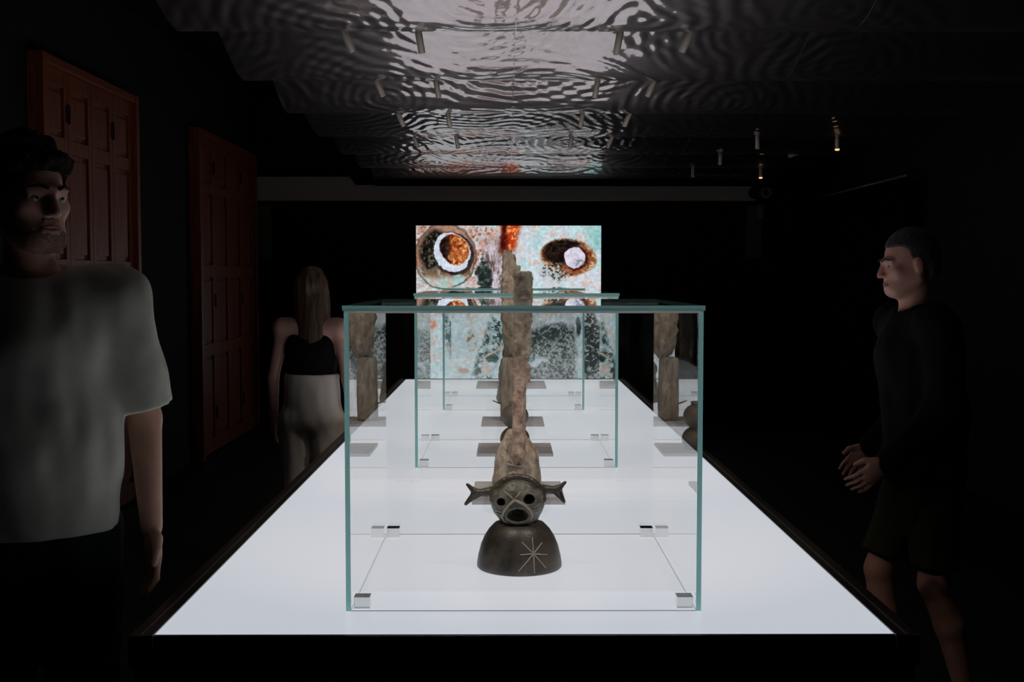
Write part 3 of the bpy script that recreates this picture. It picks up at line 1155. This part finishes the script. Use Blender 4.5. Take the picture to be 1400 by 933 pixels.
for k in range(-2, 4):
    for i, x in enumerate((-0.69, -0.39, 0.42, 0.705)):
        lean = (-math.radians(21), -math.radians(8), math.radians(8), math.radians(21))[i]
        side = ('shutter wall', 'shutter wall', 'curtain wall', 'curtain wall')[i]
        row = ('row nearest to', 'second row from', 'third row from', 'fourth row from', 'fifth row from', 'sixth row from')[3 - k]
        kind = 'steeply leaning' if i in (0, 3) else 'nearly upright'
        spot_fixture(x, k, lean, f'{kind} bronze spotlight on the {side} side, {row} the screen',
                     f'{kind} spots on the {side} side', SPOT_WATTS, M_lens_off)
for x, k, ln, lens in ((1.71, 3, 0, M_lens_off), (1.665, 4, 0.03, M_lens_off), (1.63, 5, 0, M_lens_off)):
    spot_fixture(x, k, ln, 'small spotlight with unlit lens over the aisle, %s from the screen' % {5: 'nearest', 4: 'second', 3: 'third'}[k], 'unlit spots over the aisle', 0, lens)
for x, k in ((2.267, 3), (2.236, 5)):
    spot_fixture(x, k, 0, 'aisle spotlight with glowing amber lens, %s the screen' % {5: 'closer to', 3: 'farther from'}[k], 'amber spots over the aisle', 0, M_lens_warm)
# a bent-over spot in the same aisle row
spot_fixture(2.30, 4, math.radians(72), 'spotlight swivelled almost level over the aisle by the curtain', None, 0, M_lens_off)

# loudspeaker-like round devices and a cylinder camera where the beam ends
dv = thing('round_loudspeaker', 'pair of small round black loudspeakers clamped at the pale beam end', 'loudspeaker', (2.47, YB - .24, 2.26))
for dx, r in ((-.04, .062), (.075, .058)):
    bm = bmesh.new()
    lathe(bm, [(r * .35, .045), (r * .8, .045), (r, .050), (r, .03), (r * .7, -.05), (r * .5, -.06)], 28,
          mat=Matrix.Translation((dx, 0, .08)) @ Matrix.Rotation(math.pi / 2, 4, 'X'))
    h = obj('speaker_can', bm, M_greymetal if dx > 0 else M_darkmetal, dv, True)
    bm = bmesh.new()
    lathe(bm, [(r * .5, .046), (r * .2, .052)], 20, mat=Matrix.Translation((dx, 0, .08)) @ Matrix.Rotation(math.pi / 2, 4, 'X'))
    obj('speaker_cone', bm, M_lens_off, h, True)
bx('bracket', (-.05, .085, .05, .24, .065, .095), M_darkmetal, dv)
cm = thing('camera_housing', 'short grey cylinder camera hanging under the round loudspeakers', 'camera', (2.535, YB - .12, 2.08))
bm = bmesh.new()
lathe(bm, [(0.030, 0.0), (0.037, .006), (0.037, .145), (0.030, .152)], 24)
obj('housing', bm, M_greymetal, cm, True)
bm = bmesh.new()
lathe(bm, [(0.012, -.038), (0.012, -.030)], 16, mat=Matrix.Translation((0, 0, .03)) @ Matrix.Rotation(math.pi / 2, 4, 'X'))
obj('lens', bm, M_lens_off, cm)
bx('bracket', (-.012, .012, 0.0, .12, .09, .115), M_darkmetal, cm)

# ------------------------------------------------------------------ curtain and its rail on the right wall
cu = thing('black_curtain', 'black pleated curtain hanging on the side wall', 'curtain', (XR - .12, 9.15, 0.02))
V, F = [], []
ncol, L_c = 200, 2.75
for i in range(ncol + 1):
    y = L_c * i / ncol
    x = 0.035 * math.sin(y * 2 * math.pi / .115 + .8 * math.sin(y * 5))
    for z in (0.0, 1.1, 2.255):
        V.append((x, y, z))
nv = len(V)
V += [(x + .012, y, z) for x, y, z in V]
for i in range(ncol):
    for j in range(2):
        a = i * 3 + j
        F.append((a, a + 1, a + 4, a + 3))
        F.append((nv + a, nv + a + 3, nv + a + 4, nv + a + 1))
    for a, s in ((i * 3, 1), (i * 3 + 2, -1)):
        q = (a, a + 3, nv + a + 3, nv + a)
        F.append(q if s > 0 else q[::-1])
mesh_np('cloth', np.array(V), np.array(F), M_curtain, cu)
bm = bmesh.new()
tube(bm, [(-.01, -.02, 2.27), (-.01, L_c + .04, 2.27)], .010, 10)
obj('rail', bm, M_greymetal, cu, True)
for y in (.1, 1.3, 2.6):
    bx('rail_bracket', (-.005, .118, y, y + .02, 2.262, 2.278), M_greymetal, cu)


# ------------------------------------------------------------------ wooden shutters on the left wall
def shutter_set(y0, y1, label):
    t = thing('wooden_shutter', label, 'shutter', (XL + .002, (y0 + y1) / 2, 0), 0, 'tall shutters on the black wall')
    hw = (y1 - y0) / 2
    H = 2.70
    for s in (-1, 1):
        bx('jamb', (0.0, .09, s * hw - .03, s * hw + .03, 0, H), M_wood, t, .006)
    bx('lintel', (0.0, .085, -hw + .03, hw - .03, H - .05, H), M_wood, t, .006)
    lw = (2 * hw - .06) / 4
    for k in range(4):
        a = -hw + .03 + k * lw + (.05 if k == 0 else .003)
        b = -hw + .03 + (k + 1) * lw - .003
        sw = .055
        lf = bm = bmesh.new()
        for (p, q) in ((a, a + sw), (b - sw, b)):
            box(bm, .015, .055, p, q, .02, H - .053, .003)
        rails = [.02, .80, .95, 1.62, 1.76, 2.46, H - .053]
        for z0, z1 in ((.02, .14), (.84, .94), (1.50, 1.60), (2.20, 2.28), (2.56, H - .053)):
            box(bm, .015, .054, a + sw - .002, b - sw + .002, z0, z1, .003)
        leaf = obj('leaf', bm, M_wood, t)
        for z0, z1 in ((.14, .84), (.94, 1.50), (1.60, 2.20), (2.28, 2.56)):
            bm = bmesh.new()
            box(bm, .018, .034, a + sw - .002, b - sw + .002, z0, z1)
            box(bm, .030, .046, a + sw + .022, b - sw - .022, z0 + .03, z1 - .03, .007)
            obj('raised_panel', bm, M_wood, leaf)
        if k % 2 == 0:
            for z in (.35, 1.30, 2.42):
                bm = bmesh.new()
                box(bm, .054, .060, b - .030, b + .032, z - .045, z + .045, .002)
                tube(bm, [(.061, b + .001, z - .055), (.061, b + .001, z + .055)], .007, 8)
                obj('hinge', bm, M_iron, leaf)
    return t


shutter_set(6.30, 7.86, 'tall red-brown panelled wooden shutters behind the man in the grey-green T-shirt')
shutter_set(9.46, 11.55, 'dim red-brown panelled wooden shutters close to the pale beam')


# ------------------------------------------------------------------ people
def skin_mat(name, c, c2):
    return principled(name, c, 0.5, col2=c2, scale=30, bump=0.0003, bscale=400)


def person(name, label, loc, rz, H=1.8, head_yaw=0.0, head_pitch=0.0, elbows=None, wrists=None, knees=None, ankles=None,
           female=False, res=0.005, skin=None, hair=None, top=None, bottom=None, shoe=None, sleeves=True, shorts=False,
           hair_style='short', beard=False, loose=1.0, hem=0.86, waist_top=1.0, lean=0.0, long_sleeves=False, finger_n=(1, 1)):
    """a standing figure facing -y in its own frame; sizes are written for 1.8 m and scaled"""
    k = H / 1.8
    t = thing(name, label, 'person', loc, rz)
    P = lambda x, y, z: np.array([x, y, z], float) * k
    shw = 0.165 if female else 0.188          # shoulder half width
    hipw = 0.098 if female else 0.092
    sh = {s: P(s * shw, 0.01 - lean, 1.455) for s in (-1, 1)}
    elbows = elbows or {s: (s * (shw + .055), .03, 1.165) for s in (-1, 1)}
    wrists = wrists or {s: (s * (shw + .075), -.03, .915) for s in (-1, 1)}
    knees = knees or {s: (s * .10, -.01, .50) for s in (-1, 1)}
    ankles = ankles or {s: (s * .11, .03, .09) for s in (-1, 1)}
    elbows = {s: P(*elbows[s]) for s in elbows}
    wrists = {s: P(*wrists[s]) for s in wrists}
    knees = {s: P(*knees[s]) for s in knees}
    ankles = {s: P(*ankles[s]) for s in ankles}
    hips = {s: P(s * hipw, .01, .93) for s in (-1, 1)}
    allp = np.array(list(sh.values()) + list(elbows.values()) + list(wrists.values()) + list(ankles.values()) + list(knees.values()))
    lo = np.minimum(allp.min(0) - .24 * k, P(-.2, -.25, -.01))
    hi = np.maximum(allp.max(0) + .24 * k, P(.2, .25, 1.84))
    lo[2] = -.015
    hi[2] = 1.86 * k
    hc = P(0, -.025 - lean, 1.672)
    cyaw, syaw = math.cos(head_yaw), math.sin(head_yaw)
    RH = np.array(Matrix.Rotation(head_yaw, 3, 'Z') @ Matrix.Rotation(head_pitch, 3, 'X'))
    hp_ = lambda x, y, z: hc + RH @ (np.array([x, y, z]) * k)
    hr = lambda *r: np.array(r) * k

    def head_shape(F, off=0.0):
        g = 1 if female else 1.0
        F.ell(hp_(0, .018, .040), hr(.074 + off, .094 + off, .088 + off), .02 * k, RH)
        F.ell(hp_(0, -.030, -.030), hr(.062 + off, .060 + off, .080 + off), .03 * k, RH)
        F.ell(hp_(0, -.050, -.078), hr(.044 + off, .040 + off, .036 + off), .025 * k, RH)
        for s in (-1, 1):
            F.cone(hp_(s * .060, .010, -.050), hp_(s * .030, -.062, -.088), (.022 + off) * k, (.020 + off) * k, .025 * k)
            F.ell(hp_(s * .042, -.060, -.014), hr(.021 + off, .017 + off, .018 + off), .02 * k, RH)

    F = Field(lo, hi, res)
    # torso inside the clothes
    F.cone(P(0, 0, .95), P(0, 0, 1.08), .105 * k, .092 * k, .05 * k, sx=1.38, sy=.92)
    F.cone(P(0, 0, 1.08), P(0, .0 - lean, 1.33), .092 * k, .108 * k, .05 * k, sx=1.36, sy=.95)
    F.cone(sh[-1], sh[1], .060 * k, .060 * k, .05 * k)
    for s in (-1, 1):
        F.cone(hips[s], knees[s], .078 * k, .054 * k, .04 * k)
        F.cone(knees[s], (knees[s] * .62 + ankles[s] * .38) + P(0, .018, 0), .052 * k, .054 * k, .02 * k)
        F.cone((knees[s] * .62 + ankles[s] * .38) + P(0, .018, 0), ankles[s], .054 * k, .034 * k, .02 * k)
        F.cone(ankles[s] + P(0, .02, -.04), ankles[s] + P(s * .02, -.14, -.055), .036 * k, .030 * k, .03 * k)
        ua, fa = (.048, .038) if not female else (.040, .033)
        F.cone(sh[s], elbows[s], ua * k, fa * k, .03 * k)
        F.cone(elbows[s], wrists[s], fa * k * 1.05, .025 * k, .012 * k)
        # hand
        d = wrists[s] - elbows[s]
        d /= np.linalg.norm(d)
        nrm = np.array([-s * finger_n[0], -.25 * finger_n[1], 0.0])      # palm side
        nrm -= d * (nrm @ d)
        nrm /= np.linalg.norm(nrm)
        v = np.cross(nrm, d)
        if v[1] > 0:
            v = -v                                     # towards the thumb (front)
        W = wrists[s]
        rotp = np.stack([v, nrm, d], 1)
        F.ell(W + d * .050 * k, hr(.041, .017, .056), .012 * k, rotp)
        for fi, (o, ln) in enumerate(((.031, .070), (.0105, .078), (-.0105, .074), (-.031, .058))):
            a = W + d * .088 * k + v * o * k
            sd = d + v * o * 3.2 + nrm * .25
            sd /= np.linalg.norm(sd)
            b = a + sd * ln * .52 * k
            s2 = d + v * o * 2.5 + nrm * .8
            s2 /= np.linalg.norm(s2)
            c = b + s2 * ln * .5 * k
            F.cone(a - d * .02 * k, b, .0098 * k, .0085 * k, .004 * k)
            F.cone(b, c, .0085 * k, .0072 * k, .003 * k)
        a = W + d * .030 * k + v * .030 * k
        b = a + (d * .75 + v * .62 + nrm * .25) * .042 * k
        c = b + (d * .95 + v * .2 + nrm * .3) * .032 * k
        F.cone(a, b, .0145 * k, .0105 * k, .008 * k)
        F.cone(b, c, .0105 * k, .0085 * k, .004 * k)
    # neck and head
    F.cone(P(0, .015 - lean, 1.44), hc + P(0, .022, -.06), .060 * k if not female else .050 * k, .054 * k if not female else .045 * k, .03 * k)
    head_shape(F)
    # face
    F.cone(hp_(0, -.086, .022), hp_(0, -.110, -.026), .0090 * k, .0105 * k, .010 * k)
    for s in (-1, 1):
        F.ell(hp_(s * .0105, -.098, -.030), hr(.0078, .011, .007), .006 * k, RH)
        F.ell(hp_(s * .031, -.099, .006), hr(.017, .017, .012), .012 * k, RH, cut=True)
        F.cone(hp_(s * .018, -.083, .0115), hp_(s * .045, -.074, .0100), .0055 * k, .0048 * k, .003 * k)
        F.cone(hp_(s * .019, -.082, -.0035), hp_(s * .044, -.074, -.0025), .0042 * k, .0038 * k, .003 * k)
        F.cone(hp_(s * .012, -.086, .024), hp_(s * .046, -.072, .024), .010 * k, .008 * k, .010 * k)
        F.ell(hp_(s * .077, .014, -.004), hr(.009, .019, .031), .008 * k, RH)
    F.cone(hp_(-.020, -.086, -.056), hp_(.020, -.086, -.056), .0065 * k, .0065 * k, .006 * k)
    F.cone(hp_(-.017, -.085, -.068), hp_(.017, -.085, -.068), .0075 * k, .0075 * k, .006 * k)
    F.cone(hp_(-.024, -.096, -.0617), hp_(.024, -.096, -.0617), .0032 * k, .0032 * k, .003 * k, cut=True)
    F.mesh('body', skin, t, 1)
    # eyes, brows
    for s in (-1, 1):
        bm = bmesh.new()
        bmesh.ops.create_uvsphere(bm, u_segments=16, v_segments=10, radius=.0125 * k,
                                  matrix=Matrix.Translation(Vector(hp_(s * .031, -.0725, .0045))))
        e = obj('eye', bm, M_eye, t, True)
        bm = bmesh.new()
        bmesh.ops.create_uvsphere(bm, u_segments=12, v_segments=8, radius=.0062 * k,
                                  matrix=Matrix.Translation(Vector(hp_(s * .031, -.0795, .0045))))
        obj('iris', bm, M_iris, e, True)
        bm = bmesh.new()
        tube(bm, [hp_(s * .013, -.100, .026), hp_(s * .030, -.093, .033), hp_(s * .050, -.076, .027)], .0045 * k, 6, .0025 * k)
        obj('eyebrow', bm, hair, t, True)
    bm = bmesh.new()
    for z_, r_ in ((-.0563, .0050), (-.0677, .0058)):
        tube(bm, [hp_(x_, -.0915 + 9 * x_ * x_, z_ - (z_ + .062) * abs(x_) / .03) for x_ in (-.024, -.016, -.008, 0, .008, .016, .024)], r_ * k, 8)
    obj('lips', bm, M_lips, t, True)
    # hair
    FH = Field(hc - .20 * k - (np.array([0, 0, .28 * k]) if hair_style == 'long' else 0), hc + .20 * k, .0045)
    if hair_style == 'curly':
        FH.ell(hp_(0, .026, .066), hr(.090, .106, .088), .02 * k, RH)
        FH.ell(hp_(0, .055, .010), hr(.085, .075, .080), .03 * k, RH)
        FH.cone(hp_(-.040, -.060, .088), hp_(.042, -.062, .084), .030 * k, .028 * k, .02 * k)
        for s in (-1, 1):
            FH.cone(hp_(s * .076, -.004, .030), hp_(s * .074, .0, -.012), .015 * k, .010 * k, .01 * k)
        FH.noise(.011, 42, 5, octaves=2)
        FH.rbox(hp_(0, -.10, -.035), hr(.062, .07, .098), .03 * k, .012 * k, RH, cut=True)
    elif hair_style == 'short':
        FH.ell(hp_(0, .022, .048), hr(.080, .100, .090), .02 * k, RH)
        FH.ell(hp_(0, .052, -.010), hr(.072, .068, .070), .03 * k, RH)
        FH.noise(.0025, 90, 8)
        FH.rbox(hp_(0, -.085, -.045), hr(.10, .072, .115), .03 * k, .012 * k, RH, cut=True)
        FH.rbox(hp_(0, .01, -.07), hr(.10, .045, .060), .02 * k, .01 * k, RH, cut=True)
    else:
        FH.ell(hp_(0, .024, .048), hr(.086, .104, .090), .02 * k, RH)
        FH.cone(hp_(0, .050, .02), hp_(0, .075, -.30), .080 * k, .072 * k, .03 * k, sx=1.15, sy=.75)
        for s in (-1, 1):
            FH.cone(hp_(s * .070, .0, .0), hp_(s * .085, .02, -.22), .026 * k, .022 * k, .02 * k)
        FH.noise(.006, 45, 4, (1, 1, .12))
        FH.rbox(hp_(0, -.10, -.06), hr(.060, .07, .12), .03 * k, .012 * k, RH, cut=True)
    FH.mesh('hair', hair, t, 1)
    if beard:
        FB = Field(hc - .16 * k, hc + .12 * k, .0028)
        head_shape(FB, .0016)
        FB.half(hp_(0, 0, -.041), RH @ np.array([0, .06, 1.0]))
        FB.half(hp_(0, .020, 0), RH @ np.array([0, 1.0, 0]))
        for s in (-1, 1):
            FB.ell(hp_(s * .050, -.070, -.040), hr(.030, .050, .030), .006 * k, RH, cut=True)
        FB.ell(hp_(0, -.10, -.062), hr(.020, .05, .0085), .004 * k, RH, cut=True)
        FB.noise(.0012, 130, 3)
        FB.mesh('beard', M_stubble, t, 1)
    # top
    FT = Field(lo, hi, res * 1.2)
    L = loose
    if sleeves:
        FT.cone(P(0, .0, hem), P(0, 0, 1.12), .132 * k * L, .128 * k * L, .05 * k, sx=1.34, sy=.95)
        FT.cone(P(0, .0, 1.12), P(0, .0 - lean, 1.34), .128 * k * L, .126 * k * L, .05 * k, sx=1.36, sy=.92)
        FT.cone(sh[-1] + P(0, 0, -.005), sh[1] + P(0, 0, -.005), .070 * k * L, .070 * k * L, .05 * k)
        FT.cone(P(0, .012 - lean, 1.45), P(0, .012 - lean, 1.505), .085 * k, .064 * k, .03 * k)
        for s in (-1, 1):
            e = sh[s] + (elbows[s] - sh[s]) * .92
            if long_sleeves:
                FT.cone(sh[s], elbows[s], .066 * k * L, .058 * k * L, .03 * k)
                FT.cone(elbows[s], wrists[s], .058 * k * L, .042 * k * L, .03 * k)
            else:
                FT.cone(sh[s], e + (elbows[s] - sh[s]) * .3, .070 * k * L, .078 * k * L, .03 * k)
        FT.noise(.008 * L, 7, 11, (1.4, 1.4, .8), 2)
        FT.noise(.004, 26, 17, (1, 1, .6), 1)
        FT.half(P(0, 0, hem), (0, .05, -1))
        for s in () if long_sleeves else (-1, 1):
            e = sh[s] + (elbows[s] - sh[s]) * .90
            dd = (elbows[s] - sh[s]) / np.linalg.norm(elbows[s] - sh[s])
            bl, bh = e - .13 * k, e + .13 * k
            bl[0], bh[0] = (max(bl[0], (shw + .012) * k), bh[0]) if s > 0 else (bl[0], min(bh[0], -(shw + .012) * k))
            bl[2] = e[2] - .22 * k
            FT.half(e, dd, bl, bh)
        FT.ell(P(0, -.03 - lean, 1.535), hr(.078, .085, .040), .004 * k, cut=True)
    else:
        FT.cone(P(0, 0, 1.0), P(0, 0, 1.10), .112 * k, .100 * k, .05 * k, sx=1.38, sy=.95)
        FT.cone(P(0, 0, 1.10), P(0, 0, 1.33), .100 * k, .116 * k, .05 * k, sx=1.36, sy=.98)
        for s in (-1, 1):
            FT.cone(P(s * .10, 0, 1.34), P(s * .085, 0, 1.475), .075 * k, .045 * k, .03 * k, sx=.55)
        FT.noise(.004, 16, 13)
        FT.half(P(0, 0, hem), (0, 0, -1))
    FT.mesh('shirt', top, t, 1)
    # trousers or shorts
    FP = Field(lo, hi, res * 1.2)
    FP.cone(P(0, 0, .94), P(0, 0, waist_top), .122 * k, .112 * k, .04 * k, sx=1.40, sy=1.0)
    for s in (-1, 1):
        FP.cone(hips[s] + P(0, 0, -.02), knees[s], .102 * k, .080 * k, .04 * k)
        if not shorts:
            FP.cone(knees[s], ankles[s] + P(0, 0, -.02), .080 * k, .066 * k, .03 * k)
    FP.noise(.007, 11, 19, (1.5, 1.5, .6), 2)
    FP.half(P(0, 0, waist_top), (0, 0, 1))
    if shorts:
        for s in (-1, 1):
            c = knees[s] + P(0, 0, .06)
            FP.half(c, knees[s] - hips[s], c - .22 * k, c + .20 * k)
    FP.mesh('shorts' if shorts else 'trousers', bottom, t, 1)
    # shoes
    for s in (-1, 1):
        a = ankles[s]
        FS = Field(a + P(-.12, -.24, -.12), a + P(.12, .12, .06), .005)
        FS.cone(a + P(0, .030, -.045), a + P(s * .02, -.145, -.058), .044 * k, .038 * k, .03 * k, sx=1.05)
        FS.cone(a + P(0, .015, -.04), a + P(0, .012, .005), .046 * k, .044 * k, .02 * k)
        FS.half(a + P(0, 0, -.089), (0, 0, -1))
        FS.half(a + P(0, 0, .012), (0, 0, 1))
        FS.mesh('shoe', shoe, t, 1)
    return t


M_skin1 = skin_mat('warm_skin', (0.56, 0.30, 0.225, 1), (0.62, 0.34, 0.26, 1))
M_skin2 = skin_mat('ruddy_skin', (0.72, 0.36, 0.28, 1), (0.78, 0.42, 0.33, 1))
M_skin3 = skin_mat('fair_skin', (0.74, 0.40, 0.32, 1), (0.80, 0.46, 0.37, 1))
M_stubble = principled('dark_stubble', (0.14, 0.08, 0.058, 1), 0.85, col2=(0.36, 0.20, 0.15, 1), scale=220)
M_lips = principled('muted_lips', (0.34, 0.15, 0.12, 1), 0.5)
M_eye = principled('eye_white', (0.36, 0.33, 0.30, 1), 0.3)
M_iris = principled('dark_iris', (0.02, 0.012, 0.008, 1), 0.2)
M_hair_dark = principled('dark_brown_hair', (0.008, 0.006, 0.005, 1), 0.85, col2=(0.022, 0.016, 0.012, 1), scale=60, spec=.12, bump=.002, bscale=120)
M_hair_grey = principled('dark_grey_hair', (0.03, 0.03, 0.026, 1), 0.65, col2=(0.07, 0.068, 0.06, 1), scale=90, bump=.002, bscale=150)
M_hair_brown = principled('brown_hair', (0.07, 0.038, 0.02, 1), 0.5, col2=(0.14, 0.08, 0.04, 1), scale=30, bump=.002, bscale=60, stretch=(3, 3, .3))
M_tee = principled('grey_green_cotton', (0.54, 0.535, 0.465, 1), 0.9, col2=(0.58, 0.575, 0.50, 1), scale=40, bump=.0005, bscale=500, spec=.1)
M_blacktee = principled('black_cotton', (0.010, 0.010, 0.010, 1), 0.9, bump=.0005, bscale=400, spec=.1)
M_jeans = principled('dark_blue_denim', (0.014, 0.019, 0.022, 1), 0.9, bump=.0005, bscale=500, spec=.1)
M_pale_trs = principled('pale_stone_cotton', (0.80, 0.74, 0.68, 1), 0.9, bump=.0005, bscale=400, spec=.1)
M_olive = principled('dark_olive_cotton', (0.055, 0.058, 0.035, 1), 0.9, bump=.0005, bscale=400, spec=.1)
M_shoe = principled('black_leather', (0.01, 0.01, 0.01, 1), 0.5)
M_shoe2 = principled('grey_canvas', (0.12, 0.12, 0.12, 1), 0.8)

person('person', 'person in a loose grey-green T-shirt and dark trousers glancing towards the table', (-1.112, 2.65, 0), math.radians(22),
       H=1.80, head_yaw=math.radians(32), head_pitch=math.radians(3), res=.005, skin=M_skin1, hair=M_hair_dark, top=M_tee, bottom=M_jeans,
       shoe=M_shoe, hair_style='curly', beard=True, loose=1.10, hem=.93,
       elbows={-1: (-.255, .04, 1.165), 1: (.245, .03, 1.165)}, wrists={-1: (-.275, -.03, .915), 1: (.250, -.05, .920)},
       knees={-1: (-.10, -.09, .50), 1: (.10, .0, .50)}, ankles={-1: (-.10, -.02, .09), 1: (.11, .13, .09)})

person('person', 'person in black long-sleeved top and olive shorts striding past the table', (1.40, 4.0, 0), math.radians(-84),
       H=1.66, head_yaw=math.radians(-4), head_pitch=math.radians(8), res=.006, skin=M_skin2, hair=M_hair_grey, top=M_blacktee, bottom=M_olive,
       shoe=M_shoe2, hair_style='short', loose=1.10, hem=.88, shorts=True, lean=.05, long_sleeves=True,
       elbows={-1: (-.245, .09, 1.17), 1: (.245, -.03, 1.16)}, wrists={-1: (-.25, -.10, .96), 1: (.245, -.25, .98)},
       knees={-1: (-.10, -.12, .51), 1: (.10, .0, .50)}, ankles={-1: (-.10, -.12, .09), 1: (.10, .13, .09)})

person('person', 'person with long brown hair in a black sleeveless top and pale trousers, seen from behind', (-1.005, 5.8, 0), math.radians(172),
       H=1.545, head_yaw=math.radians(10), res=.007, female=True, skin=M_skin3, hair=M_hair_brown, top=M_blacktee, bottom=M_pale_trs,
       shoe=M_shoe, sleeves=False, hair_style='long', hem=1.165, waist_top=1.19)
